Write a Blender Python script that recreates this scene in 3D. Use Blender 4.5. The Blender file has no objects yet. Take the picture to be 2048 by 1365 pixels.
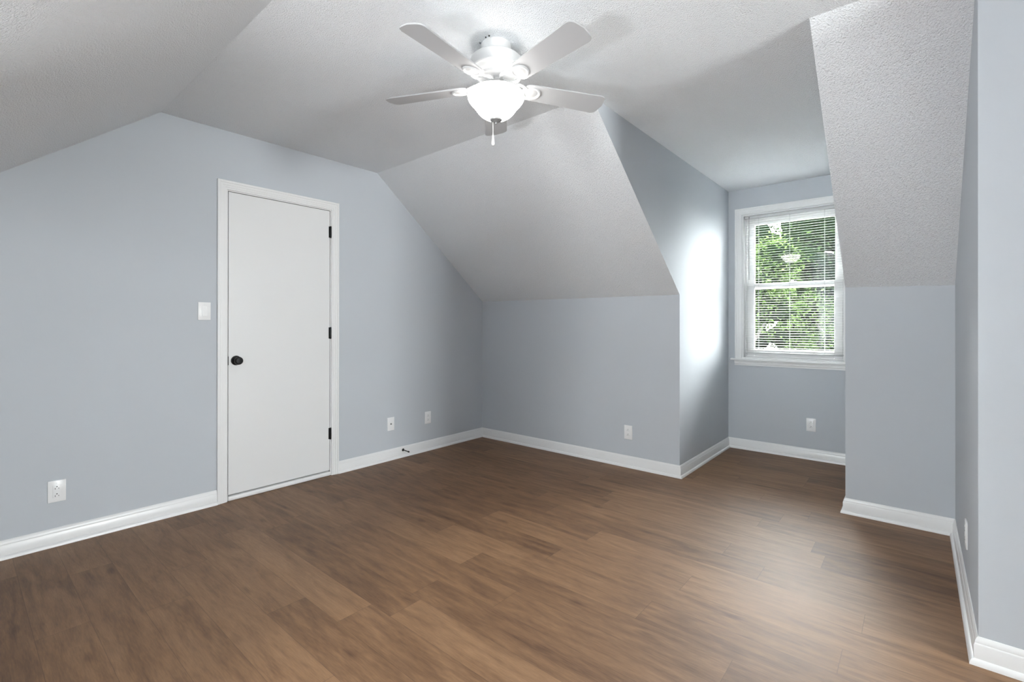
import bpy, bmesh, math, random
from mathutils import Vector, Matrix

# ------------------------------------------------------------------ camera, sky, sun, exposure
SC = bpy.context.scene
COL = SC.collection
PI = math.pi

# room dimensions (metres).  x runs along the knee wall, -y along the door wall
H, HK = 2.4726, 1.4129          # flat ceiling, knee wall
S, S2 = 1.3085, 2.8178          # where the flat ceiling ends on either side
X1, X2, X3, XE = 2.110, 3.1628, 3.6702, 8.0
YW, Y4, YF = 1.2435, -1.3211, -4.126
SL = (H - HK) / S

cam_d = bpy.data.cameras.new('camera')
cam = bpy.data.objects.new('camera', cam_d); COL.objects.link(cam)
cam_d.sensor_width = 36.0
cam_d.lens = 955.227 / 2048 * 36.0
cam_d.shift_y = -34.456 / 2048
cam_d.clip_start = 0.02
cam.location = (3.50865, -3.64769, 1.18181)
_y, _p, _r = 0.70384, 0.00161, 0.00066
_f0 = Vector((-math.sin(_y), math.cos(_y), 0)); _r0 = Vector((math.cos(_y), math.sin(_y), 0)); _u0 = Vector((0, 0, 1))
_f = _f0 * math.cos(_p) + _u0 * math.sin(_p); _u = _u0 * math.cos(_p) - _f0 * math.sin(_p)
_rr = _r0 * math.cos(_r) + _u * math.sin(_r); _uu = _u * math.cos(_r) - _r0 * math.sin(_r)
M3 = Matrix((_rr, _uu, -_f)).transposed()
cam.rotation_euler = M3.to_euler()
SC.camera = cam

SKY, UPLIGHT, LAMP = 50.0, 36.0, 9.0
SC.view_settings.view_transform = 'Standard'
SC.view_settings.look = 'None'
SC.view_settings.gamma = 1.0
SC.view_settings.use_curve_mapping = False
SC.view_settings.exposure = 1.08

W = bpy.data.worlds.new('sky'); SC.world = W; W.use_nodes = True
bg = W.node_tree.nodes['Background']
bg.inputs[0].default_value = (0.98, 0.985, 1.0, 1)
bg.inputs[1].default_value = SKY

def portal(loc, rot, w, h):
    d = bpy.data.lights.new('window_portal', 'AREA'); d.shape = 'RECTANGLE'; d.size, d.size_y = w, h
    d.cycles.is_portal = True
    o = bpy.data.objects.new('window_portal', d); COL.objects.link(o); o.location = loc; o.rotation_euler = rot
portal((2.6425, YW + 0.14, 1.545), (-PI / 2, 0, 0), 0.82, 1.36)
W2 = (-2.43, -1.45, 0.80, 1.90)      # unseen window added in the end wall for fill daylight
D3L, D3R, Y3 = 2.11, 2.94, -5.37     # second dormer, unseen, put in so fill daylight enters from behind the camera
portal(((D3L + D3R) / 2, Y3 - 0.10, 1.70), (PI / 2, 0, 0), 0.50, 1.06)
portal((XE + 0.14, (W2[0] + W2[1]) / 2, (W2[2] + W2[3]) / 2), (0, PI / 2, 0), W2[3] - W2[2], W2[1] - W2[0])

cy = SC.cycles
cy.max_bounces = 12; cy.diffuse_bounces = 8; cy.glossy_bounces = 4
cy.transmission_bounces = 8; cy.transparent_max_bounces = 12
cy.sample_clamp_indirect = 40.0
cy.use_denoising = True

# ------------------------------------------------------------------ materials
def mat(name, col, rough=0.5, spec=0.5, metal=0.0, bump=None, coat=0.0):
    m = bpy.data.materials.new(name); m.use_nodes = True
    b = m.node_tree.nodes['Principled BSDF']
    b.inputs['Base Color'].default_value = (*col, 1)
    b.inputs['Roughness'].default_value = rough
    b.inputs['Specular IOR Level'].default_value = spec
    b.inputs['Metallic'].default_value = metal
    b.inputs['Coat Weight'].default_value = coat
    if bump:
        nt = m.node_tree; N = nt.nodes; L = nt.links
        tc = N.new('ShaderNodeTexCoord')
        nz = N.new('ShaderNodeTexNoise'); nz.inputs['Scale'].default_value = bump[0]; nz.inputs['Detail'].default_value = 3
        bp = N.new('ShaderNodeBump'); bp.inputs['Strength'].default_value = bump[1]; bp.inputs['Distance'].default_value = bump[2]
        L.new(tc.outputs['Object'], nz.inputs['Vector']); L.new(nz.outputs['Fac'], bp.inputs['Height'])
        L.new(bp.outputs['Normal'], b.inputs['Normal'])
    return m

M_wall = mat('blue_grey_paint', (0.520, 0.548, 0.580), 0.72, 0.14, bump=(160, 0.12, 0.001))
M_trim = mat('white_semigloss_paint', (0.79, 0.79, 0.785), 0.28, 0.5)
M_door = mat('white_door_paint', (0.74, 0.74, 0.735), 0.35, 0.5)
M_plast = mat('white_plastic', (0.82, 0.82, 0.82), 0.3, 0.5)
M_vinyl = mat('white_window_vinyl', (0.68, 0.68, 0.68), 0.35, 0.5)
M_iron = mat('white_blade_iron_enamel', (0.45, 0.45, 0.45), 0.4)
M_black = mat('black_metal', (0.012, 0.012, 0.013), 0.32, 0.5, 0.6)
M_dark = mat('dark_slot', (0.03, 0.03, 0.03), 0.6)
M_blind = mat('white_blind_slat', (0.55, 0.56, 0.56), 0.4, 0.5)
M_cord = mat('blind_cord', (0.45, 0.46, 0.46), 0.8)
M_wand = mat('grey_clear_wand', (0.35, 0.36, 0.37), 0.2)
M_fan = mat('white_fan_enamel', (0.58, 0.58, 0.58), 0.35, 0.5)
M_blade = mat('white_fan_blade', (0.43, 0.43, 0.435), 0.45, 0.5)
M_nickel = mat('brushed_grey_finial', (0.30, 0.30, 0.30), 0.4, 0.5, 0.5)
M_bark = mat('tree_bark', (0.006, 0.0045, 0.0035), 0.9, bump=(20, 0.6, 0.02))
M_lawn = mat('lawn_grass', (0.006, 0.011, 0.003), 0.9, 0.1)
M_siding = mat('outer_wall', (0.6, 0.6, 0.58), 0.7)

def popcorn():
    m = mat('popcorn_ceiling', (0.815, 0.835, 0.855), 0.9, 0.2)
    nt = m.node_tree; N = nt.nodes; L = nt.links; b = N['Principled BSDF']
    tc = N.new('ShaderNodeTexCoord')
    n1 = N.new('ShaderNodeTexNoise'); n1.inputs['Scale'].default_value = 140; n1.inputs['Detail'].default_value = 4; n1.inputs['Roughness'].default_value = 0.6
    v = N.new('ShaderNodeTexVoronoi'); v.inputs['Scale'].default_value = 170
    mm = N.new('ShaderNodeMath'); mm.operation = 'SUBTRACT'
    bp = N.new('ShaderNodeBump'); bp.inputs['Strength'].default_value = 1.0; bp.inputs['Distance'].default_value = 0.0065
    L.new(tc.outputs['Object'], n1.inputs['Vector']); L.new(tc.outputs['Object'], v.inputs['Vector'])
    L.new(n1.outputs['Fac'], mm.inputs[0]); 
    sc = N.new('ShaderNodeMath'); sc.operation = 'MULTIPLY'; sc.inputs[1].default_value = 0.5
    L.new(v.outputs['Distance'], sc.inputs[0]); L.new(sc.outputs[0], mm.inputs[1])
    L.new(mm.outputs[0], bp.inputs['Height']); L.new(bp.outputs['Normal'], b.inputs['Normal'])
    return m
M_ceil = popcorn()

def planks():
    m = bpy.data.materials.new('vinyl_plank_floor'); m.use_nodes = True
    nt = m.node_tree; N = nt.nodes; L = nt.links; b = N['Principled BSDF']
    def math_(op, a, c=None):
        n = N.new('ShaderNodeMath'); n.operation = op
        for i, q in enumerate((a, c)):
            if q is None: continue
            if isinstance(q, (int, float)): n.inputs[i].default_value = q
            else: L.new(q, n.inputs[i])
        return n.outputs[0]
    tc = N.new('ShaderNodeTexCoord'); sp = N.new('ShaderNodeSeparateXYZ'); L.new(tc.outputs['Object'], sp.inputs[0])
    x, y = sp.outputs[0], sp.outputs[1]
    wdt, lng = 0.158, 1.22
    yr = math_('DIVIDE', math_('ADD', y, 20.03), wdt); row = math_('FLOOR', yr); fy = math_('FRACT', yr)
    wn = N.new('ShaderNodeTexWhiteNoise'); wn.noise_dimensions = '1D'; L.new(row, wn.inputs['W'])
    xr = math_('ADD', math_('DIVIDE', math_('ADD', x, 20.0), lng), wn.outputs['Value']); idx = math_('FLOOR', xr); fx = math_('FRACT', xr)
    cv = N.new('ShaderNodeCombineXYZ'); L.new(row, cv.inputs[0]); L.new(idx, cv.inputs[1])
    w2 = N.new('ShaderNodeTexWhiteNoise'); w2.noise_dimensions = '2D'; L.new(cv.outputs[0], w2.inputs['Vector'])
    rnd = w2.outputs['Value']
    # grain coordinates: long along x, shifted per plank
    gv = N.new('ShaderNodeCombineXYZ')
    L.new(math_('ADD', math_('MULTIPLY', x, 2.2), math_('MULTIPLY', rnd, 37.0)), gv.inputs[0])
    L.new(math_('MULTIPLY', y, 14.0), gv.inputs[1]); L.new(math_('MULTIPLY', rnd, 11.0), gv.inputs[2])
    g1 = N.new('ShaderNodeTexNoise'); g1.inputs['Scale'].default_value = 1.0; g1.inputs['Detail'].default_value = 6; g1.inputs['Roughness'].default_value = 0.6; g1.inputs['Distortion'].default_value = 1.2
    L.new(gv.outputs[0], g1.inputs['Vector'])
    fv = N.new('ShaderNodeCombineXYZ')
    L.new(math_('MULTIPLY', x, 22.0), fv.inputs[0]); L.new(math_('MULTIPLY', y, 240.0), fv.inputs[1]); L.new(math_('MULTIPLY', rnd, 50.0), fv.inputs[2])
    g2 = N.new('ShaderNodeTexNoise'); g2.inputs['Scale'].default_value = 1.0; g2.inputs['Detail'].default_value = 3; L.new(fv.outputs[0], g2.inputs['Vector'])
    cl = N.new('ShaderNodeTexNoise'); cl.inputs['Scale'].default_value = 2.6; cl.inputs['Detail'].default_value = 3; L.new(gv.outputs[0], cl.inputs['Vector'])
    # knots and cathedral figures
    kv = N.new('ShaderNodeCombineXYZ')
    L.new(math_('ADD', math_('MULTIPLY', x, 2.2), math_('MULTIPLY', rnd, 19.0)), kv.inputs[0]); L.new(math_('MULTIPLY', y, 5.5), kv.inputs[1])
    kn = N.new('ShaderNodeTexVoronoi'); kn.inputs['Scale'].default_value = 1.3; L.new(kv.outputs[0], kn.inputs['Vector'])
    knot = N.new('ShaderNodeMapRange'); L.new(kn.outputs['Distance'], knot.inputs[0])
    knot.inputs[1].default_value = 0.0; knot.inputs[2].default_value = 0.16; knot.inputs[3].default_value = 0.22; knot.inputs[4].default_value = 0.0
    val = math_('ADD', math_('MULTIPLY', rnd, 0.24), math_('MULTIPLY', g1.outputs['Fac'], 0.74))
    val = math_('ADD', val, math_('MULTIPLY', math_('SUBTRACT', g2.outputs['Fac'], 0.5), 0.42))
    val = math_('ADD', val, math_('MULTIPLY', math_('SUBTRACT', cl.outputs['Fac'], 0.5), 0.38))
    val = math_('SUBTRACT', val, knot.outputs[0])
    cr = N.new('ShaderNodeValToRGB'); L.new(val, cr.inputs[0])
    e = cr.color_ramp.elements
    e[0].position = 0.16; e[0].color = (0.078, 0.033, 0.012, 1)
    e[1].position = 0.80; e[1].color = (0.290, 0.162, 0.080, 1)
    q = e.new(0.46); q.color = (0.176, 0.090, 0.040, 1)
    # seams
    def edge(f, size):
        d = math_('MINIMUM', f, math_('SUBTRACT', 1.0, f))
        return math_('LESS_THAN', d, size)
    seam = math_('MAXIMUM', edge(fy, 0.0055), edge(fx, 0.0008))
    mix = N.new('ShaderNodeMix'); mix.data_type = 'RGBA'; mix.blend_type = 'MULTIPLY'
    L.new(math_('MULTIPLY', seam, 0.5), mix.inputs[0]); L.new(cr.outputs[0], mix.inputs[6]); mix.inputs[7].default_value = (0.25, 0.22, 0.2, 1)
    L.new(mix.outputs[2], b.inputs['Base Color'])
    b.inputs['Roughness'].default_value = 0.36
    b.inputs['Specular IOR Level'].default_value = 0.65
    rr = N.new('ShaderNodeMapRange'); L.new(g2.outputs['Fac'], rr.inputs[0]); rr.inputs[3].default_value = 0.50; rr.inputs[4].default_value = 0.62
    L.new(rr.outputs[0], b.inputs['Roughness'])
    bp = N.new('ShaderNodeBump'); bp.inputs['Strength'].default_value = 0.12; bp.inputs['Distance'].default_value = 0.001
    L.new(math_('SUBTRACT', g2.outputs['Fac'], seam), bp.inputs['Height']); L.new(bp.outputs['Normal'], b.inputs['Normal'])
    return m
M_floor = planks()

def emis(name, col, st):
    m = bpy.data.materials.new(name); m.use_nodes = True; nt = m.node_tree
    nt.nodes.remove(nt.nodes['Principled BSDF'])
    e = nt.nodes.new('ShaderNodeEmission'); e.inputs[0].default_value = (*col, 1); e.inputs[1].default_value = st
    nt.links.new(e.outputs[0], nt.nodes['Material Output'].inputs[0]); return m
M_bowl = emis('lit_frosted_glass', (1.0, 0.985, 0.96), LAMP)

def glass():
    m = bpy.data.materials.new('window_glass'); m.use_nodes = True; nt = m.node_tree; N = nt.nodes
    N.remove(N['Principled BSDF'])
    t = N.new('ShaderNodeBsdfTransparent'); t.inputs[0].default_value = (0.95, 0.97, 0.96, 1)
    g = N.new('ShaderNodeBsdfGlossy'); g.inputs['Roughness'].default_value = 0.02
    fr = N.new('ShaderNodeFresnel'); fr.inputs[0].default_value = 1.45
    mx = N.new('ShaderNodeMixShader'); L = nt.links
    L.new(fr.outputs[0], mx.inputs[0]); L.new(t.outputs[0], mx.inputs[1]); L.new(g.outputs[0], mx.inputs[2])
    L.new(mx.outputs[0], N['Material Output'].inputs[0]); return m
M_glass = glass()

def leaf(name, c1, c2):
    m = bpy.data.materials.new(name); m.use_nodes = True; nt = m.node_tree; N = nt.nodes; L = nt.links
    b = N['Principled BSDF']; b.inputs['Roughness'].default_value = 0.6; b.inputs['Specular IOR Level'].default_value = 0.0
    gi = N.new('ShaderNodeNewGeometry')
    cr = N.new('ShaderNodeValToRGB'); cr.color_ramp.elements[0].color = (*c1, 1); cr.color_ramp.elements[1].color = (*c2, 1)
    L.new(gi.outputs['Random Per Island'], cr.inputs[0]); L.new(cr.outputs[0], b.inputs['Base Color'])
    tr = N.new('ShaderNodeBsdfTranslucent'); L.new(cr.outputs[0], tr.inputs[0])
    mx = N.new('ShaderNodeMixShader'); mx.inputs[0].default_value = 0.4
    L.new(b.outputs[0], mx.inputs[1]); L.new(tr.outputs[0], mx.inputs[2]); L.new(mx.outputs[0], N['Material Output'].inputs[0])
    return m
M_leafD = leaf('dark_green_leaves', (0.0014, 0.0027, 0.0009), (0.0085, 0.0150, 0.0055))
M_leafL = leaf('light_green_leaves', (0.005, 0.010, 0.0028), (0.025, 0.038, 0.012))
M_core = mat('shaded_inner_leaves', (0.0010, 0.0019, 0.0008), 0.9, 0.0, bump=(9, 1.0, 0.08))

# ------------------------------------------------------------------ mesh helpers
def link(name, me, m, parent=None, smooth=None):
    o = bpy.data.objects.new(name, me); COL.objects.link(o)
    if m: me.materials.append(m)
    if smooth is not None:
        for p in me.polygons: p.use_smooth = True
        me.set_sharp_from_angle(angle=math.radians(smooth))
    if parent: o.parent = parent
    return o
def obj(name, bm, m, parent=None, smooth=None):
    bmesh.ops.recalc_face_normals(bm, faces=bm.faces)
    me = bpy.data.meshes.new(name); bm.to_mesh(me); bm.free()
    return link(name, me, m, parent, smooth)
def box(bm, x0, x1, y0, y1, z0, z1, bev=0.0, seg=2):
    r = bmesh.ops.create_cube(bm, size=1.0)
    vs = r['verts']
    for v in vs:
        v.co = Vector(((x0 + x1) / 2 + v.co.x * (x1 - x0), (y0 + y1) / 2 + v.co.y * (y1 - y0), (z0 + z1) / 2 + v.co.z * (z1 - z0)))
    if bev:
        es = list({e for v in vs for e in v.link_edges})
        bmesh.ops.bevel(bm, geom=es, offset=bev, segments=seg, profile=0.5, affect='EDGES')
def lathe(bm, prof, n=48, mtx=None):
    """prof: (radius, height) pairs, spun about local z"""
    rings = []
    for r, z in prof:
        if r < 1e-6: rings.append([bm.verts.new((0, 0, z))])
        else: rings.append([bm.verts.new((r * math.cos(2 * PI * i / n), r * math.sin(2 * PI * i / n), z)) for i in range(n)])
    for a, b in zip(rings, rings[1:]):
        for i in range(n):
            j = (i + 1) % n
            if len(a) == 1 and len(b) == 1: continue
            if len(a) == 1: bm.faces.new((a[0], b[i], b[j]))
            elif len(b) == 1: bm.faces.new((a[i], a[j], b[0]))
            else: bm.faces.new((a[i], a[j], b[j], b[i]))
    if mtx:
        for rg in rings:
            for v in rg: v.co = mtx @ v.co
def tube(bm, pts, r, n=8):
    pts = [Vector(p) for p in pts]; rings = []
    for i, p in enumerate(pts):
        d = (pts[min(i + 1, len(pts) - 1)] - pts[max(i - 1, 0)]).normalized()
        a = d.orthogonal().normalized(); b = d.cross(a)
        rr = r[i] if isinstance(r, (list, tuple)) else r
        rings.append([bm.verts.new(p + (a * math.cos(2 * PI * k / n) + b * math.sin(2 * PI * k / n)) * rr) for k in range(n)])
    for a, b in zip(rings, rings[1:]):
        # align rings made with different frames
        best = min(range(n), key=lambda s: (a[0].co - b[s].co).length)
        for k in range(n):
            bm.faces.new((a[k], a[(k + 1) % n], b[(k + 1 + best) % n], b[(k + best) % n]))
    bm.faces.new(rings[0][::-1]); bm.faces.new(rings[-1])
def prism(bm, pts, off):
    pts = [Vector(p) for p in pts]; off = Vector(off)
    a = [bm.verts.new(p) for p in pts]; b = [bm.verts.new(p + off) for p in pts]
    bm.faces.new(a); bm.faces.new(b[::-1]); n = len(pts)
    for i in range(n): bm.faces.new((a[i], b[i], b[(i + 1) % n], a[(i + 1) % n]))
def prism_hole(bm, outer, hole, off, through=True):
    off = Vector(off); n = len(outer); m = len(hole)
    def sheet(o):
        vo = [bm.verts.new(Vector(p) + o) for p in outer]; vh = [bm.verts.new(Vector(p) + o) for p in hole]
        es = [bm.edges.new((vo[i], vo[(i + 1) % n])) for i in range(n)] + [bm.edges.new((vh[i], vh[(i + 1) % m])) for i in range(m)]
        bmesh.ops.triangle_fill(bm, use_beauty=True, edges=es)
        return vo, vh
    a, ah = sheet(Vector((0, 0, 0)))
    b, bh = sheet(off)
    for i in range(n): bm.faces.new((a[i], b[i], b[(i + 1) % n], a[(i + 1) % n]))
    for i in range(m): bm.faces.new((ah[i], bh[i], bh[(i + 1) % m], ah[(i + 1) % m]))
    if not through: bm.faces.new(bh)
def sweep(bm, path, prof, nrm0=None, nrm1=None):
    """straight mitred runs of a moulding; path = 2-D points with the room on the left;
    prof = (out, up) outline.  nrm0/nrm1: direction of the neighbour run for the mitre at each end"""
    raise NotImplementedError
def tag(o, label, cat, group=None, kind=None):
    o['label'] = label; o['category'] = cat
    if group: o['group'] = group
    if kind: o['kind'] = kind
    return o
def structure(o, label=None, cat=None):
    o['kind'] = 'structure'
    if label: o['label'] = label; o['category'] = cat
    return o
def empty(name, loc=(0, 0, 0), rot=(0, 0, 0)):
    o = bpy.data.objects.new(name, None); COL.objects.link(o); o.location = loc; o.rotation_euler = rot
    o.empty_display_size = 0.1; return o

# ------------------------------------------------------------------ room shell
T = 0.12
floor_pts = [(0, YF), (D3L, YF), (D3L, Y3), (D3R, Y3), (D3R, YF), (XE, YF), (XE, Y4), (X3, Y4), (X3, 0), (X2, 0), (X2, YW), (X1, YW), (X1, 0), (0, 0)]
bm = bmesh.new(); prism(bm, [(x, y, 0) for x, y in floor_pts], (0, 0, -0.15))
structure(obj('floor', bm, M_floor), 'brown wood plank floor across the whole room', 'floor')

SA, HKA = 1.2896, 1.4240        # slightly out-of-true corner beside the door wall
HK3 = 1.4047
bm = bmesh.new()
prism(bm, [(0, -S2, H), (D3L, -S2, H), (D3L, Y3, H), (D3R, Y3, H), (D3R, -S2, H), (XE, -S2, H), (XE, Y4, H), (X3, Y4, H), (X3, -S, H), (X2, -S, H), (X2, YW, H), (X1, YW, H), (X1, -S, H), (0, -SA, H)], (0, 0, T))
structure(obj('ceiling', bm, M_ceil), 'flat white textured ceiling above the fan', 'ceiling')
nr = Vector((0, SL, 1)).normalized() * T
bm = bmesh.new(); prism(bm, [(0, -SA, H), (X1, -S, H), (X1, 0, HK), (0, 0, HKA)], nr + Vector((-T, 0, 0)))
structure(obj('ceiling_slope_back', bm, M_ceil), 'sloped white textured ceiling left of the dormer', 'ceiling')
bm = bmesh.new(); prism(bm, [(X2, -S, H), (X3, -S, H), (X3, 0, HK3), (X2, 0, 1.4175)], nr + Vector((T, 0, 0)))
structure(obj('ceiling_slope_right', bm, M_ceil), 'sloped white textured ceiling right of the dormer', 'ceiling')
SL2 = (H - 1.942) / (3.485 - S2); HL = H - SL2 * (-YF - S2)
bm = bmesh.new(); prism(bm, [(0, -S2, H), (D3L, -S2, H), (D3L, YF, HL), (0, YF, HL)], (-T, -T * 0.62, T * 0.78))
structure(obj('ceiling_slope_front', bm, M_ceil), 'sloped white textured ceiling at the upper left', 'ceiling')
bm = bmesh.new(); prism(bm, [(D3R, -S2, H), (XE, -S2, H), (XE, YF, HL), (D3R, YF, HL)], (T, -T * 0.62, T * 0.78))
structure(obj('ceiling_slope_near', bm, M_ceil), 'sloped white textured ceiling behind the camera', 'ceiling')

DL, DR, DB, DT = -2.4414, -1.7188, 0.0401, 2.0701      # door slab
OL, OR, OT = DL - 0.004, DR + 0.004, DT + 0.004        # opening inside the jamb
JT = 0.019
bm = bmesh.new()
prism_hole(bm, [(0, YF, 0), (0, 0, 0), (0, 0, HKA), (0, -SA, H), (0, -S2, H), (0, YF, HL)],
           [(0, OL - JT, 0.0008), (0, OR + JT, 0.0008), (0, OR + JT, OT + JT), (0, OL - JT, OT + JT)], (-T, 0, 0), through=False)
structure(obj('wall_left', bm, M_wall), 'blue grey gable wall with the white door', 'wall')
bm = bmesh.new(); prism(bm, [(0, 0, 0), (X1, 0, 0), (X1, 0, HK), (0, 0, HKA)], (-T, T, 0))
structure(obj('wall_back', bm, M_wall), 'low blue grey knee wall left of the dormer', 'wall')
bm = bmesh.new(); prism(bm, [(X2, 0, 0), (X3, 0, 0), (X3, 0, HK3), (X2, 0, 1.4175)], (T, T, 0))
structure(obj('wall_back_right', bm, M_wall), 'low blue grey knee wall right of the dormer', 'wall')
chk = lambda x, hk: [(x, 0, 0), (x, YW, 0), (x, YW, H), (x, -S, H), (x, 0, hk)]
bm = bmesh.new(); prism(bm, chk(X1, HK), (-T * 0.6, T * 0.6, T * 0.6))
structure(obj('wall_dormer_left', bm, M_wall), 'blue grey left side wall of the dormer', 'wall')
bm = bmesh.new(); prism(bm, chk(X2, 1.4175), (T * 0.6, T * 0.6, T * 0.6))
structure(obj('wall_dormer_right', bm, M_wall), 'blue grey right side wall of the dormer', 'wall')
bm = bmesh.new(); prism(bm, [(X3, Y4, 0), (X3, 0, 0), (X3, 0, HK3), (X3, -S, H), (X3, Y4, H)], (0.08, 0.08, 0))
structure(obj('wall_right', bm, M_wall), 'narrow pale blue grey wall at the right with an outlet', 'wall')
bm = bmesh.new(); prism(bm, [(X3, Y4, 0), (XE, Y4, 0), (XE, Y4, H), (X3, Y4, H)], (0.08, 0.08, 0))
structure(obj('wall_return', bm, M_wall), 'blue grey wall at the far right edge', 'wall')
bm = bmesh.new(); prism_hole(bm, [(XE, YF, 0), (XE, Y4, 0), (XE, Y4, H), (XE, -S2, H), (XE, YF, HL)], [(XE, W2[0], W2[2]), (XE, W2[1], W2[2]), (XE, W2[1], W2[3]), (XE, W2[0], W2[3])], (T, 0, 0))
structure(obj('wall_end', bm, M_wall), 'blue grey wall behind the camera', 'wall')
chs = lambda x: [(x, YF, 0), (x, Y3, 0), (x, Y3, H), (x, -S2, H), (x, YF, HL)]
bm = bmesh.new(); prism(bm, chs(D3L), (-T * .6, -T * .6, T * .6))
structure(obj('wall_fill_dormer_left', bm, M_wall), 'blue grey side wall of the added fill-light dormer behind the camera', 'wall')
bm = bmesh.new(); prism(bm, chs(D3R), (T * .6, -T * .6, T * .6))
structure(obj('wall_fill_dormer_right', bm, M_wall), 'blue grey far side wall of the added fill-light dormer behind the camera', 'wall')
W3 = (D3L + .22, D3R - .26, 1.18, 2.22)  # opening of the unseen window added for fill daylight
bm = bmesh.new(); prism_hole(bm, [(D3L, Y3, 0), (D3R, Y3, 0), (D3R, Y3, H), (D3L, Y3, H)], [(W3[0], Y3, W3[2]), (W3[1], Y3, W3[2]), (W3[1], Y3, W3[3]), (W3[0], Y3, W3[3])], (0, -0.07, 0))
structure(obj('wall_fill_dormer_end', bm, M_wall), 'blue grey end wall of the added fill-light dormer behind the camera', 'wall')
bm = bmesh.new(); prism(bm, [(D3R, YF, 0), (XE, YF, 0), (XE, YF, HL), (D3R, YF, HL)], (T, -T, 0))
structure(obj('wall_near', bm, M_wall), 'low blue grey knee wall right of the added dormer behind the camera', 'wall')
bm = bmesh.new(); prism(bm, [(0, YF, 0), (D3L, YF, 0), (D3L, YF, HL), (0, YF, HL)], (-T, -T, 0))
structure(obj('wall_front', bm, M_wall), 'low blue grey knee wall behind the camera', 'wall')

# window wall with its opening
CXL, CXR, CZB, CZT = 2.233, 3.052, 0.862, 2.226
bm = bmesh.new()
prism_hole(bm, [(X1, YW, 0), (X2, YW, 0), (X2, YW, H), (X1, YW, H)], [(CXL, YW, CZB), (CXR, YW, CZB), (CXR, YW, CZT), (CXL, YW, CZT)], (0, 0.13, 0))
structure(obj('wall_window', bm, M_wall), 'blue grey end wall of the dormer around the window', 'wall')

# ------------------------------------------------------------------ baseboards (swept, mitred)
BASE = [(0, 0), (0.0245, 0), (0.0240, 0.008), (0.0215, 0.0145), (0.0175, 0.0185), (0.0125, 0.0205), (0.0125, 0.068), (0.0105, 0.0725), (0.0095, 0.0735), (0.0095, 0.079), (0.006, 0.088), (0.0025, 0.0935), (0, 0.094)]
def nrm(a, b):
    d = (Vector(b) - Vector(a)).normalized(); return Vector((-d.y, d.x))
def run(name, pts, i, label):
    """baseboard between pts[i] and pts[i+1]; the room is on the left of the path"""
    a, b = Vector(pts[i]), Vector(pts[i + 1]); n = nrm(a, b)
    def offs(k):
        j = i if k == 0 else i + 1
        if 0 < j < len(pts) - 1:
            n0, n1 = nrm(pts[j - 1], pts[j]), nrm(pts[j], pts[j + 1])
            return (n0 + n1) / (1 + n0.dot(n1))
        return n
    bm = bmesh.new(); r0 = []; r1 = []
    for u, v in BASE:
        p = a + offs(0) * u; q = b + offs(1) * u
        r0.append(bm.verts.new((p.x, p.y, v))); r1.append(bm.verts.new((q.x, q.y, v)))
    m = len(BASE)
    for k in range(m): bm.faces.new((r0[k], r0[(k + 1) % m], r1[(k + 1) % m], r1[k]))
    bm.faces.new(r0); bm.faces.new(r1[::-1])
    structure(obj(name, bm, M_trim, smooth=35), label, 'baseboard')
CW0, CW1 = -2.5111, -1.6527
path = [(XE, Y4), (X3, Y4), (X3, 0), (X2, 0), (X2, YW), (X1, YW), (X1, 0), (0, 0), (0, CW1)]
nm = [('return', 'white baseboard at the bottom right corner'), ('right', 'white baseboard along the narrow right wall'), ('back_right', 'white baseboard under the knee wall right of the dormer'),
      ('dormer_right', 'white baseboard along the right side of the dormer'), ('window', 'white baseboard under the window'),
      ('dormer_left', 'white baseboard along the left side of the dormer'), ('back', 'white baseboard along the knee wall left of the dormer'), ('left', 'white baseboard between the door and the corner')]
for i, (s, l) in enumerate(nm): run('baseboard_' + s, path, i, l)
p2 = [(0, CW0), (0, YF), (D3L, YF), (D3L, Y3), (D3R, Y3), (D3R, YF), (XE, YF), (XE, Y4)]
for i, (s, l) in enumerate([('left_near', 'white baseboard left of the door'), ('front', 'white baseboard under the knee wall behind the camera'), ('fill_dormer_left', 'white baseboard on the left of the added dormer behind the camera'), ('fill_dormer_end', 'white baseboard under the added fill window behind the camera'), ('fill_dormer_right', 'white baseboard on the right of the added dormer behind the camera'), ('near', 'white baseboard right of the added dormer behind the camera'), ('end', 'white baseboard on the end wall behind the camera')]):
    run('baseboard_' + s, p2, i, l)

# ------------------------------------------------------------------ door: jamb, casing, slab, hardware
def frame_sweep(bm, corners, prof, mapf, closed=False):
    """profile (across, proud) swept round an open frame; corners are inner-edge 2-D points, across grows outwards"""
    n = len(corners); rings = []
    cs = [Vector(c) for c in corners]
    for i in range(n):
        def outn(a, b):
            d = (b - a).normalized(); return Vector((-d.y, d.x))
        ns = []
        if i > 0 or closed: ns.append(outn(cs[i - 1], cs[i]))
        if i < n - 1 or closed: ns.append(outn(cs[i], cs[(i + 1) % n]))
        o = ns[0] if len(ns) == 1 else (ns[0] + ns[1]) / (1 + ns[0].dot(ns[1]))
        rings.append([bm.verts.new(mapf(cs[i] + o * u, v)) for u, v in prof])
    m = len(prof)
    pairs = list(zip(rings, rings[1:])) + ([(rings[-1], rings[0])] if closed else [])
    for a, b in pairs:
        for k in range(m): bm.faces.new((a[k], a[(k + 1) % m], b[(k + 1) % m], b[k]))
    if not closed:
        bm.faces.new(rings[0]); bm.faces.new(rings[-1][::-1])
CAS = lambda w: [(0, 0), (0, 0.010), (0.002, 0.0115), (w * .22, 0.0115), (w * .24, 0.0135), (w * .46, 0.0135), (w * .48, 0.0155), (w * .72, 0.0155), (w * .76, 0.0185), (w * .95, 0.0185), (w, 0.0165), (w, 0)]
wall_map = lambda p, v: (v, p.x, p.y)                        # 2-D (y,z) on the door wall, proud in +x
RV = 0.006                                                   # reveal
wl = (OL - RV) - CW0
bm = bmesh.new()
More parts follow.
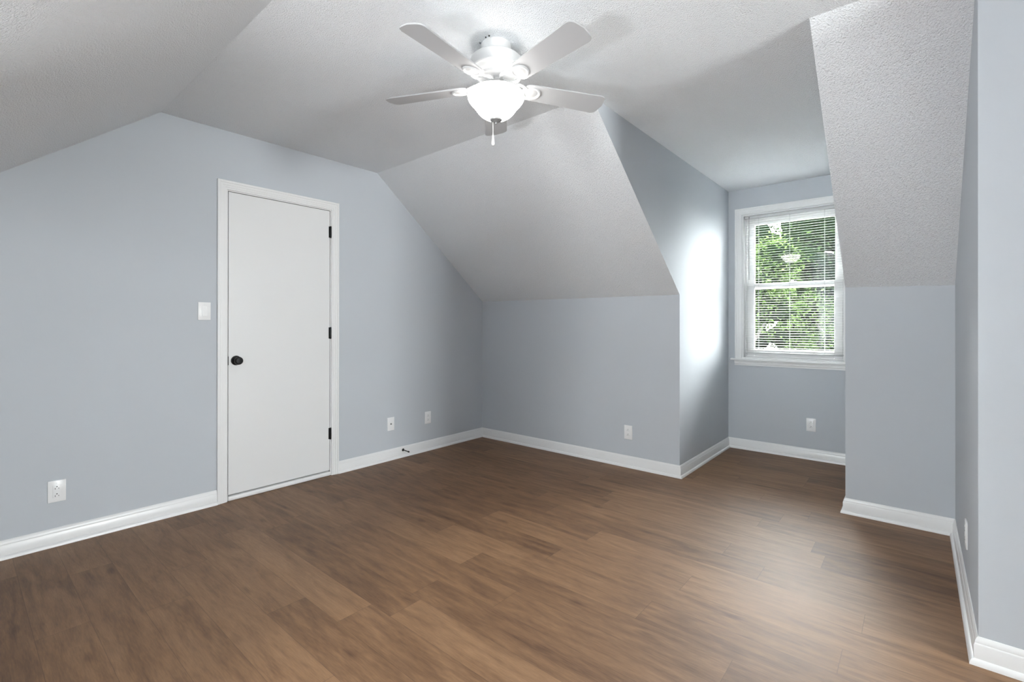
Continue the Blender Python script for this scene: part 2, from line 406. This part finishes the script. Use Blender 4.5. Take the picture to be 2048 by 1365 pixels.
frame_sweep(bm, [(OL - RV, 0.0), (OL - RV, OT + RV), (OR + RV, OT + RV), (OR + RV, 0.0)], CAS(wl), wall_map)
structure(obj('trim_1', bm, M_trim), 'stepped white casing around the door', 'door casing')
bm = bmesh.new()
frame_sweep(bm, [(OL, 0.0), (OL, OT), (OR, OT), (OR, 0.0)], [(0, -0.11), (0, 0.0), (JT, 0.0), (JT, -0.11)], wall_map)
frame_sweep(bm, [(OL + .011, 0.0), (OL + .011, OT - .011), (OR - .011, OT - .011), (OR - .011, 0.0)], [(0, -0.075), (0, -0.0375), (0.011, -0.0375), (0.011, -0.075)], wall_map)
structure(obj('trim_2', bm, M_trim), 'white jamb set in the doorway', 'door jamb')
bm = bmesh.new(); box(bm, -0.105, 0.012, OL + 0.0005, OR - 0.0005, 0.0, 0.031, 0.010, 4)
structure(obj('trim_3', bm, M_trim, smooth=40), 'rounded white threshold under the door', 'threshold')
bm = bmesh.new(); box(bm, -0.036, -0.0005, DL, DR, DB, DT, 0.0015, 1)
door = obj('door_1', bm, M_door)
structure(door, 'plain white flush door with a black knob', 'door')
def hinge(z):
    bm = bmesh.new()
    lathe(bm, [(0, -.046), (.0035, -.046), (.0058, -.0435), (.0062, -.042), (.0062, -.0255), (.0056, -.025), (.0062, -.0245), (.0062, -.0085), (.0056, -.008), (.0062, -.0075), (.0062, .0085), (.0056, .009), (.0062, .0095), (.0062, .025), (.0056, .0255), (.0062, .026), (.0062, .042), (.0058, .0435), (.0035, .046), (0, .046)], 16,
          Matrix.Translation((0.0060, DR + 0.002, z)))
    box(bm, -0.0008, 0.0012, DR - 0.010, DR - 0.0005, z - .044, z + .044)
    return obj('hinge', bm, M_black, door, 40)
for z in (1.905, 1.115, 0.328): hinge(z)
KY, KZ = -2.394, 0.938
kroot = Matrix.Translation((0, KY, KZ)) @ Matrix.Rotation(PI / 2, 4, 'Y')
bm = bmesh.new()
lathe(bm, [(0, -0.0005), (.031, -0.0005), (.0325, .003), (.031, .007), (.025, .0095), (.018, .0105), (0, .0105)], 40, kroot)
ros = obj('knob_rosette', bm, M_black, door, 40)
bm = bmesh.new()
lathe(bm, [(0, .0095), (.0125, .0095), (.0115, .016), (.0135, .024), (.022, .030), (.0268, .037), (.0272, .046), (.0250, .054), (.0205, .0575), (.0185, .0575), (.0175, .0590), (0, .0600)], 40, kroot)
obj('knob', bm, M_black, ros, 35)
bm = bmesh.new(); box(bm, -0.030, 0.0014, DL - 0.0038, DL + 0.0012, KZ - 0.029, KZ + 0.029, 0.0005, 1)
obj('latch_plate', bm, M_black, door)

# ------------------------------------------------------------------ wall plates
def plate_bm(w, h):
    bm = bmesh.new(); box(bm, -w / 2, w / 2, -0.0058, 0.0, -h / 2, h / 2, 0.0022, 2); return bm
def screws(root, zs):
    for z in zs:
        bm = bmesh.new(); lathe(bm, [(0, 0), (.0030, 0), (.0026, .0008), (0, .0011)], 14, Matrix.Translation((0, -0.0056, z)) @ Matrix.Rotation(PI / 2, 4, 'X'))
        obj('screw', bm, M_plast, root, 40)
WA = PI / 2          # local -y faces the room: on the door wall that is +x
def outlet(loc, rz, label, flip=True):
    r = empty('wall_outlet', loc, (0, 0, rz)); tag(r, label, 'outlet', 'white decorator outlets low on the walls')
    obj('cover_plate', plate_bm(0.072, 0.1145), M_plast, r, 40)
    bm = bmesh.new(); box(bm, -0.0168, 0.0168, -0.0078, -0.005, -0.0335, 0.0335, 0.0012, 2)
    rc = obj('receptacle', bm, M_plast, r, 40)
    for zc in (0.0195, -0.0195):
        bm = bmesh.new()
        lathe(bm, [(0, 0), (.0027, 0), (.0027, .0010), (0, .0010)], 12, Matrix.Translation((0, -0.0072, zc + 0.0055)) @ Matrix.Rotation(PI / 2, 4, 'X'))
        box(bm, -0.0078, -0.0058, -0.0082, -0.0072, zc - 0.0085, zc - 0.0005)
        box(bm, 0.0058, 0.0078, -0.0082, -0.0072, zc - 0.0075, zc - 0.0015)
        obj('socket_slots', bm, M_dark, rc)
    screws(r, (0.0415, -0.0415))
    return r
outlet((0, -3.2745, 0.290), WA, 'white wall outlet on the blue wall left of the door')
outlet((0, -0.7385, 0.3075), WA, 'white wall outlet near the room corner, right of the jack plate')
outlet((1.680, 0, 0.288), 0, 'white wall outlet on the knee wall left of the dormer')
outlet((2.798, YW, 0.3035), 0, 'white wall outlet on the dormer wall below the window')
outlet((X3, -0.835, 0.288), -WA, 'white wall outlet seen edge-on on the narrow right wall')
r = empty('jack_plate', (0, -1.1525, 0.313), (0, 0, WA)); tag(r, 'white wall plate with one dark cable jack above the door stop', 'wall plate')
obj('cover_plate', plate_bm(0.072, 0.1145), M_plast, r, 40)
bm = bmesh.new(); lathe(bm, [(0, .005), (.0075, .005), (.0075, .008), (.0048, .0085), (.0048, .014), (.003, .014), (.003, .010), (0, .010)], 18, Matrix.Rotation(PI / 2, 4, 'X'))
j = obj('coaxial_jack', bm, M_nickel, r, 40); j['label'] = 'dark metal cable jack'
screws(r, (0.0415, -0.0415))
r = empty('light_switch', (0, -2.5835, 1.267), (0, 0, WA)); tag(r, 'white rocker light switch on the wall left of the door', 'light switch')
obj('cover_plate', plate_bm(0.072, 0.1145), M_plast, r, 40)
bm = bmesh.new(); box(bm, -0.0168, 0.0168, -0.0072, -0.005, -0.0335, 0.0335, 0.0006, 1); obj('switch_frame', bm, M_plast, r, 40)
bm = bmesh.new(); prism(bm, [(-0.0148, -0.0065, 0.0315), (-0.0148, -0.0082, 0.0315), (-0.0148, -0.0095, 0), (-0.0148, -0.0125, -0.0315), (-0.0148, -0.0065, -0.0315)], (0.0296, 0, 0))
obj('rocker', bm, M_plast, r)
screws(r, (0.0415, -0.0415))

# door stop on the baseboard
r = empty('door_stop', (0.0118, -1.029, 0.0640), (0, math.radians(6), math.radians(7))); tag(r, 'black rigid door stop screwed into the baseboard', 'door stop')
RX = Matrix.Rotation(PI / 2, 4, 'Y')
bm = bmesh.new(); lathe(bm, [(0, 0), (.0125, 0), (.0130, .003), (.0110, .006), (.0065, .009), (.0045, .012), (0, .012)], 24, RX); obj('base', bm, M_black, r, 40)
bm = bmesh.new(); lathe(bm, [(0, .010), (.0042, .010), (.0038, .066), (0, .066)], 16, RX); obj('rod', bm, M_black, r, 40)
bm = bmesh.new(); lathe(bm, [(0, .063), (.0062, .063), (.0068, .066), (.0066, .074), (.0050, .078), (0, .079)], 18, RX); obj('rubber_tip', bm, mat('black_rubber', (0.015, 0.015, 0.015), 0.7), r, 40)

# ------------------------------------------------------------------ window
win = empty('window_1', (0, 0, 0)); structure(win, 'white double-hung window at the end of the dormer', 'window')
wmap = lambda p, v: (p.x, YW - v, p.y)
bm = bmesh.new()
frame_sweep(bm, [(CXL, CZB), (CXL, CZT), (CXR, CZT), (CXR, CZB)], [(a, b) for a, b in CAS(0.060)], wmap)
obj('casing', bm, M_trim, win)
bm = bmesh.new(); box(bm, CXL - 0.094, CXR + 0.094, YW - 0.045, YW - 0.0003, CZB - 0.019, CZB, 0.005, 3); box(bm, CXL + .001, CXR - .001, YW - 0.01, YW + 0.12, CZB - 0.002, CZB + 0.006)
obj('sill', bm, M_trim, win, 40)
bm = bmesh.new()
prism(bm, [(CXL - 0.064, YW - .0003, CZB - .019), (CXL - 0.064, YW - .017, CZB - .019), (CXL - 0.064, YW - .017, CZB - .030), (CXL - 0.064, YW - .0135, CZB - .033), (CXL - 0.064, YW - .0135, CZB - .048), (CXL - 0.064, YW - .009, CZB - .054), (CXL - 0.064, YW - .009, CZB - .066), (CXL - 0.064, YW - .0003, CZB - .066)], (CXR - CXL + .128, 0, 0))
obj('apron', bm, M_trim, win)
def ring(bm, x0, x1, z0, z1, wl, wr, wb, wt, y0, y1, bev=0.0):
    box(bm, x0, x0 + wl, y0, y1, z0, z1, bev); box(bm, x1 - wr, x1, y0, y1, z0, z1, bev)
    box(bm, x0 + wl, x1 - wr, y0, y1, z0, z0 + wb, bev); box(bm, x0 + wl, x1 - wr, y0, y1, z1 - wt, z1, bev)
bm = bmesh.new(); ring(bm, CXL + .0005, CXR - .0005, CZB + .0005, CZT - .0005, .014, .014, .010, .014, YW + .0005, YW + .13)
ring(bm, CXL + .0145, CXR - .0145, CZB + .0105, CZT - .0145, .014, .014, .014, .014, YW + .060, YW + .128, .002)
obj('frame', bm, M_vinyl, win)
sx0, sx1 = CXL + .029, CXR - .029
bm = bmesh.new(); ring(bm, sx0, sx1, 1.520, CZT - .029, .060, .060, .044, .066, YW + .095, YW + .122, .003)
us = obj('upper_sash', bm, M_vinyl, win)
bm = bmesh.new(); box(bm, sx0 + .058, sx1 - .058, YW + .107, YW + .111, 1.560, CZT - .093); obj('pane', bm, M_glass, us)
bm = bmesh.new(); ring(bm, sx0, sx1, CZB + .0255, 1.572, .064, .064, .066, .040, YW + .065, YW + .092, .003)
ls = obj('lower_sash', bm, M_vinyl, win)
bm = bmesh.new(); box(bm, sx0 + .062, sx1 - .062, YW + .077, YW + .081, CZB + .089, 1.534); obj('pane', bm, M_glass, ls)
bm = bmesh.new(); box(bm, 2.62, 2.675, YW + .068, YW + .090, 1.572, 1.579, .002); box(bm, 2.630, 2.650, YW + .058, YW + .080, 1.578, 1.590, .003); obj('sash_lock', bm, M_vinyl, ls, 40)

def fill_window(name, label, a0, a1, z0, z1, mp, loc):
    """unseen window added for fill daylight, fixed panes: mp(across, up, out) turns window coordinates into the room's"""
    r = empty(name, (0, 0, 0)); structure(r, label, 'window')
    def bx(bm, c0, c1, q0, q1, o0, o1):
        p, q = mp(c0, q0, o0), mp(c1, q1, o1)
        box(bm, *sorted((p[0], q[0])), *sorted((p[1], q[1])), *sorted((p[2], q[2])))
    bm = bmesh.new()
    frame_sweep(bm, [(a0, z0), (a0, z1), (a1, z1), (a1, z0)], CAS(0.060), lambda p, v: mp(p.x, p.y, -v), closed=True)
    obj('casing', bm, M_trim, r)
    zm = (z0 + z1) / 2
    bm = bmesh.new()
    for c0, c1, q0, q1 in ((a0, a0 + .03, z0, z1), (a1 - .03, a1, z0, z1), (a0 + .03, a1 - .03, z0, z0 + .03), (a0 + .03, a1 - .03, z1 - .03, z1), (a0 + .03, a1 - .03, zm - .012, zm + .012)):
        bx(bm, c0, c1, q0, q1, .02, .05)
    obj('sash', bm, M_vinyl, r)
    for q0, q1 in ((z0 + .028, zm - .010), (zm + .010, z1 - .028)):
        bm = bmesh.new(); bx(bm, a0 + .028, a1 - .028, q0, q1, .034, .038); obj('pane', bm, M_glass, r)
fill_window('fill_window_end', 'added fill-light window, tall and white, in the end wall behind the camera', W2[0], W2[1], W2[2], W2[3], lambda a, z, o: (XE + o, a, z), None)
fill_window('fill_window_dormer', 'added white fill-light window of the added dormer behind the camera', W3[0], W3[1], W3[2], W3[3], lambda a, z, o: (a, Y3 - o, z), None)

# unseen fill light added behind the camera, built as a floor uplighter
LX, LY, LZ = (D3L + D3R) / 2, -4.72, .78
fl = empty('fill_uplighter', (LX, LY, 0)); tag(fl, 'added unseen fill light in the form of a white floor uplighter, behind the camera', 'fill light')
bm = bmesh.new(); lathe(bm, [(0, .0005), (.150, .0005), (.152, .010), (.140, .020), (.030, .030), (0, .030)], 40); obj('base', bm, M_trim, fl, 40)
bm = bmesh.new(); lathe(bm, [(0, .028), (.013, .028), (.013, LZ - .11), (0, LZ - .11)], 20); obj('pole', bm, M_trim, fl, 40)
bm = bmesh.new(); lathe(bm, [(0, LZ - .115), (.05, LZ - .112), (.15, LZ - .085), (.225, LZ - .035), (.252, LZ + .004), (.248, LZ + .004), (.220, LZ - .030), (.145, LZ - .078), (.05, LZ - .104), (0, LZ - .107)], 48); obj('fill_light_bowl', bm, M_trim, fl, 40)
up_d = bpy.data.lights.new('fill_uplight', 'AREA'); up_d.shape = 'DISK'; up_d.size = .44; up_d.energy = UPLIGHT; up_d.color = (0.98, 0.99, 1.0)
up = bpy.data.objects.new('fill_uplight', up_d); COL.objects.link(up); up.parent = fl; up.location = (0, 0, LZ - .012); up.rotation_euler = (PI, 0, 0)

# venetian blind hung inside the opening
bl = empty('window_blind', (2.6425, YW + .032, 2.20)); tag(bl, 'white mini venetian blind with open slats hung in the window', 'blind')
bx0, bx1, by = CXL + .022, CXR - .022, YW + .032
def bobj(name, bm, m, smooth=None):
    o = obj(name, bm, m, bl, smooth); o.matrix_parent_inverse = Matrix.Translation((-2.6425, -(YW + .032), -2.20)); return o
bm = bmesh.new(); box(bm, bx0 - .004, bx1 + .004, by - .0125, by + .0125, 2.186, 2.211, .002); bobj('head_rail', bm, M_blind)
bm = bmesh.new(); box(bm, bx0, bx1, by - .0125, by + .0125, .913, .925, .003, 2); bobj('bottom_rail', bm, M_blind, 40)
bm = bmesh.new(); z = .945
NS = 0
while z < 2.175:
    tl = 0.0015
    ys = [-.0125, -.006, 0, .006, .0125]; zs = [0, .0006, .0008, .0006, 0]
    top = []; bot = []
    for side in (bx0, bx1):
        top.append([bm.verts.new((side, by + a, z + b + a * .03 + .0002)) for a, b in zip(ys, zs)])
        bot.append([bm.verts.new((side, by + a, z + b + a * .03 - .0002)) for a, b in zip(ys, zs)])
    for k in range(4):
        bm.faces.new((top[0][k], top[1][k], top[1][k + 1], top[0][k + 1]))
        bm.faces.new((bot[0][k + 1], bot[1][k + 1], bot[1][k], bot[0][k]))
    for k in (0, 4): bm.faces.new((top[0][k], bot[0][k], bot[1][k], top[1][k]))
    for s in (0, 1): bm.faces.new(top[s] + bot[s][::-1])
    z += .0222; NS += 1
bobj('slats', bm, M_blind, 50)
for x in (2.370, 2.626, 2.893):
    bm = bmesh.new()
    for dy in (-.0135, .0135): tube(bm, [(x, by + dy, .918), (x, by + dy, 2.19)], .0008, 5)
    tube(bm, [(x + .004, by, .918), (x + .004, by, 2.19)], .0007, 5)
    bobj('ladder_cord', bm, M_cord)
bm = bmesh.new(); tube(bm, [(2.292, by - .020, 2.195), (2.2925, by - .021, 1.65), (2.293, by - .021, 1.608)], .0028, 6); box(bm, 2.289, 2.295, by - .024, by - .010, 2.190, 2.204); bobj('tilt_wand', bm, M_wand, 60)

# ------------------------------------------------------------------ ceiling fan
FX, FY = 2.0243, -2.0141
fan = empty('ceiling_fan', (FX, FY, H)); tag(fan, 'white five-blade ceiling fan with a lit frosted glass bowl', 'ceiling fan')
def fobj(name, bm, m, smooth=35, parent=None):
    o = obj(name, bm, m, parent or fan, smooth)
    if parent is None: o.location.z = -H
    return o
bm = bmesh.new(); lathe(bm, [(0, 2.4726), (.0690, 2.4726), (.0700, 2.466), (.0690, 2.462), (.0680, 2.400), (0, 2.400)]); fobj('canopy', bm, M_fan)
bm = bmesh.new(); lathe(bm, [(0, 2.416), (.062, 2.416), (.090, 2.4145), (.108, 2.410), (.1165, 2.403), (.1180, 2.397), (.1170, 2.391), (.1165, 2.362), (.1175, 2.356), (.1150, 2.351), (.1080, 2.348), (.1020, 2.340), (.0960, 2.332), (.0860, 2.327), (.0840, 2.3215), (.0830, 2.317), (.0700, 2.314), (.0640, 2.311), (0, 2.311)], 64); fobj('motor_housing', bm, M_fan)
bm = bmesh.new(); lathe(bm, [(0, 2.313), (.046, 2.313), (.048, 2.310), (.048, 2.300), (.042, 2.297), (.037, 2.295), (.037, 2.287), (.046, 2.284), (.052, 2.281), (.066, 2.271), (.084, 2.264), (.100, 2.2585), (.1060, 2.2555), (.1060, 2.2525), (0, 2.2525)], 56); fobj('light_fitter', bm, M_fan)
bm = bmesh.new(); lathe(bm, [(.1040, 2.2540), (.1120, 2.2540), (.1215, 2.2490), (.1285, 2.2420), (.1310, 2.2340), (.1300, 2.2260), (.1255, 2.2165), (.1170, 2.2050), (.1075, 2.1950), (.0985, 2.1845), (.0905, 2.1730), (.0815, 2.1610), (.0700, 2.1500), (.0550, 2.1400), (.0380, 2.1335), (.0200, 2.1300), (0, 2.1290)], 64)
fobj('glass_bowl', bm, M_bowl, 60)
bm = bmesh.new(); lathe(bm, [(0, 2.1330), (.0270, 2.1330), (.0290, 2.1300), (.0265, 2.1250), (.0170, 2.1200), (.0090, 2.1185), (.0050, 2.1160), (.0060, 2.1120), (.0040, 2.1085), (0, 2.1075)], 32); fobj('finial', bm, M_nickel)
cxo, cyo = -.0105, -.0090
bm = bmesh.new()
zz = 2.1205
while zz > 2.062:
    lathe(bm, [(0, zz), (.0014, zz - .0006), (.0018, zz - .0018), (.0014, zz - .0030), (.0006, zz - .0036), (.0006, zz - .0042)], 6, Matrix.Translation((cxo, cyo, 0))); zz -= .0042
ch = fobj('pull_chain', bm, M_fan, 60)
bm = bmesh.new(); lathe(bm, [(0, 2.0625), (.0022, 2.0620), (.0032, 2.058), (.0052, 2.040), (.0078, 2.020), (.0080, 2.0145), (.0060, 2.012), (.0052, 2.009), (0, 2.008)], 18, Matrix.Translation((cxo, cyo, 0)))
obj('pull_knob', bm, M_fan, ch, 35)
for hx, hy in ((.0089, -.0787), (.0281, -.0770), (-.0410, -.0637)):
    bm = bmesh.new(); lathe(bm, [(0, H - .0045), (.0028, H - .0040), (.0036, H - .0015), (.0036, H), (0, H)], 10, Matrix.Translation((hx, hy, 0)))
    fobj('screw_hole', bm, M_dark)  # dark discs standing in for screw holes in the ceiling
ZB, RT, PHI0, PITCH = 2.2826, 0.5554, 4.8214, 0.2139
def blade_outline():
    R0 = .125; pts = []
    wr, wt = .104, .1262
    # root (rounded), edge, tip (softly bowed with rounded corners)
    for k in range(9):
        a = PI / 2 + PI * k / 8
        pts.append((R0 + .040 + .040 * math.cos(a), wr / 2 * math.sin(a)))
    for c, s in (((RT - .030), -1), ((RT - .030), 1)):
        ar = [(-PI / 2 + PI / 2 * k / 6) for k in range(7)] if s < 0 else [PI / 2 * k / 6 for k in range(7)]
        for a in ar:
            pts.append((c - .002 + .026 * math.cos(a), s * (wt / 2 - .026) + .026 * math.sin(a)))
        if s < 0: pts.append((RT + .002, 0.0))
    return pts
def blade_bm():
    bm = bmesh.new(); o = blade_outline(); h = .003
    a = [bm.verts.new((x, y, h)) for x, y in o]; b = [bm.verts.new((x, y, -h)) for x, y in o]
    bm.faces.new(a); bm.faces.new(b[::-1]); n = len(o)
    for i in range(n): bm.faces.new((a[i], b[i], b[(i + 1) % n], a[(i + 1) % n]))
    es = [e for e in bm.edges if abs(e.verts[0].co.z - e.verts[1].co.z) < 1e-6 and len(e.link_faces) == 2]
    bmesh.ops.bevel(bm, geom=es, offset=.0015, segments=2, affect='EDGES')
    return bm
def iron_bm():
    """cast blade iron under the blade: arm from the hub and a dished oval medallion"""
    bm = bmesh.new(); RC, ar, br = .176, .044, .040
    def ell(sc, z, n=36): return [bm.verts.new((RC + ar * sc * math.cos(2 * PI * i / n), br * sc * math.sin(2 * PI * i / n), z)) for i in range(n)]
    prof = [(1.0, -.0032), (1.0, -.0075), (.94, -.0105), (.84, -.0110), (.76, -.0090), (.72, -.0050), (.70, -.0042), (.45, -.0060), (.25, -.0075)]
    rg = [ell(s, z) for s, z in prof]; n = 36
    for a, b in zip(rg, rg[1:]):
        for i in range(n): bm.faces.new((a[i], a[(i + 1) % n], b[(i + 1) % n], b[i]))
    bm.faces.new(rg[-1]); bm.faces.new(rg[0][::-1])
    # two curved arms running in to the flywheel
    for s in (-1, 1):
        pts = []; rad = []
        for k in range(8):
            t = k / 7
            x = .044 + (.150 - .044) * t
            yy = s * (.010 + .024 * math.sin(PI * min(1, t * .95)) * .9 + .010 * t)
            zz = .0235 * (1 - t) ** 1.6 - .0060
            pts.append((x, yy, zz)); rad.append(.0085 - .0020 * t)
        tube(bm, pts, rad, 8)
    return bm
blade0 = iron0 = None
for i in range(5):
    t = PHI0 + i * 2 * PI / 5
    Rm = Matrix.Translation((FX, FY, ZB)) @ Matrix.Rotation(t, 4, 'Z') @ Matrix.Rotation(-PITCH, 4, 'X')
    if i == 0:
        blade0 = b = obj('blade', blade_bm(), M_blade, fan, 40)
        iron0 = ir = obj('blade_iron', iron_bm(), M_iron, b, 40)
    else:
        b = blade0.copy(); COL.objects.link(b); b.parent = fan
        ir = iron0.copy(); COL.objects.link(ir); ir.parent = b
    b.matrix_parent_inverse = Matrix.Translation((-FX, -FY, -H)); b.matrix_basis = Rm

# ------------------------------------------------------------------ outside the window: lawn and trees
bm = bmesh.new(); prism(bm, [(-50, YW + .2, -2.9), (50, YW + .2, -2.9), (50, 80, -2.9), (-50, 80, -2.9)], (0, 0, -0.3))
bm2 = bmesh.new(); prism(bm2, [(-3, YW + .14, .50), (9, YW + .14, .50), (9, YW + 1.9, -.92), (-3, YW + 1.9, -.92)], (0, -.06, -.08))  # unseen slope added to reflect daylight up into the dormer
structure(obj('bounce_roof', bm2, mat('light_grey_shingles', (0.42, 0.42, 0.41), 0.9, bump=(30, 0.5, 0.01))), 'light grey shingle roof added unseen outside the dormer window to send daylight in', 'bounce_roof')
structure(obj('ground', bm, M_lawn), 'lawn outside below the window', 'ground')
def foliage(rng, blobs, count, size, m, name, parent):
    vs = []; fs = []
    tot = sum(b[3] ** 2 for b in blobs)
    for bx, by_, bz, br in blobs:
        nb = int(count * br ** 2 / tot / 7)
        for _ in range(nb):
            d = Vector((rng.gauss(0, 1), rng.gauss(0, 1), rng.gauss(0, 1))).normalized() * br * rng.uniform(.55, 1.08)
            c0 = Vector((bx, by_, bz)) + d
            tw = Vector((d.x, d.y, d.z - .4 * br)).normalized()
            for _k in range(7):
                c = c0 + Vector((rng.gauss(0, 1), rng.gauss(0, 1), rng.gauss(0, 1))) * size * 1.4
                ax = (tw + Vector((rng.gauss(0, .7), rng.gauss(0, .7), rng.gauss(0, .5) - .2))).normalized()
                sd = ax.cross(Vector((rng.gauss(0, .5), rng.gauss(0, .5), 1))).normalized(); up = ax.cross(sd)
                l = size * rng.uniform(.7, 1.3); w = l * rng.uniform(.22, .34)
                k = len(vs)
                vs += [c, c + ax * l * .45 + sd * w - up * l * .06, c + ax * l - up * l * .12, c + ax * l * .45 - sd * w - up * l * .06]
                fs.append((k, k + 1, k + 2, k + 3))
    me = bpy.data.meshes.new(name); me.from_pydata([tuple(v) for v in vs], [], fs); me.update()
    return link(name, me, m, parent)
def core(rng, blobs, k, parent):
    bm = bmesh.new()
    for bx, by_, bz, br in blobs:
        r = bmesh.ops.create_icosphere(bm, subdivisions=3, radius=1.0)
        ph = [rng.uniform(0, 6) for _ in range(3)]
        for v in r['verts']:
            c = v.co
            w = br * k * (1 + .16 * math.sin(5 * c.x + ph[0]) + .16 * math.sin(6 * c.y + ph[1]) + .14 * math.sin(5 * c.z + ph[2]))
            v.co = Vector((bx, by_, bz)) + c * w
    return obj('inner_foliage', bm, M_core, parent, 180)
def tree(name, loc, trunk_top, blobs, count, size, m, label, cat='tree', seed=1, group=None, k=.62):
    rng = random.Random(seed)
    r = empty(name, loc); tag(r, label, cat, group)
    bm = bmesh.new(); hgt = trunk_top
    tube(bm, [(0, 0, 0), (.05, .02, hgt * .4), (-.04, .05, hgt * .75), (.02, 0, hgt)], [.17, .13, .09, .03], 10)
    for bx, by_, bz, br in blobs[:7]:
        s = Vector((0, .02, hgt * rng.uniform(.4, .75))); e = Vector((bx, by_, bz)); mid = s.lerp(e, .5) + Vector((0, 0, -.1))
        tube(bm, [s, mid, e], [.06, .04, .015], 6)
    obj('trunk', bm, M_bark, r, 60)
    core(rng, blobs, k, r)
    foliage(rng, blobs, count, size, m, 'foliage', r)
    return r
def crown(rng, w, d, z0, z1, n, r0, r1):
    out = []
    for _ in range(n):
        a = rng.uniform(0, 2 * PI); q = math.sqrt(rng.random())
        out.append((w * q * math.cos(a), d * q * math.sin(a), rng.uniform(z0, z1), rng.uniform(r0, r1)))
    return out
G = -2.9
tree('maple_tree', (0.7, 6.2, G), 5.2, [(.45, .1, 4.9, .62), (.1, -.2, 5.1, .6), (.0, .2, 4.3, .6), (.75, .1, 4.35, .42), (-.9, .2, 4.6, .7), (-.3, .1, 3.4, .6), (-1.3, .2, 5.2, .6), (.8, .1, 5.3, .42), (-.6, .0, 5.7, .5)], 15000, .068, M_leafL, 'light green leafy tree at the upper left of the window view', seed=3)
t2 = tree('maple_tree', (2.4, 8.7, G), 4.6, [(-.35, .0, 3.5, .5), (.0, .2, 4.1, .5), (.5, .1, 4.6, .7), (-.75, .1, 4.35, .40), (1.1, .0, 4.0, .7), (.7, .2, 3.2, .6), (-1.0, .2, 3.3, .36)], 13000, .07, M_leafL, 'light green leafy tree at the lower right of the window view', seed=5)
far = [(0.5, 13.0, 'dark green tree filling the background in the middle of the window view'), (-6.0, 13.5, 'dark green tree far behind, out to the left of the window view'),
       (7.0, 13.5, 'dark green tree far behind, out to the right of the window view'), (-3.6, 20.0, 'second row dark green tree, behind and left of the middle one'), (4.2, 20.0, 'second row dark green tree, behind and right of the middle one')]
for k, (x, y, lb) in enumerate(far):
    tree('shade_tree', (x, y, G), 6.4, crown(random.Random(31 + k), 2.0, 1.2, 1.6, 7.3, 26, .6, 1.0), 13000, .115, M_leafD, lb, seed=41 + k, k=.68)
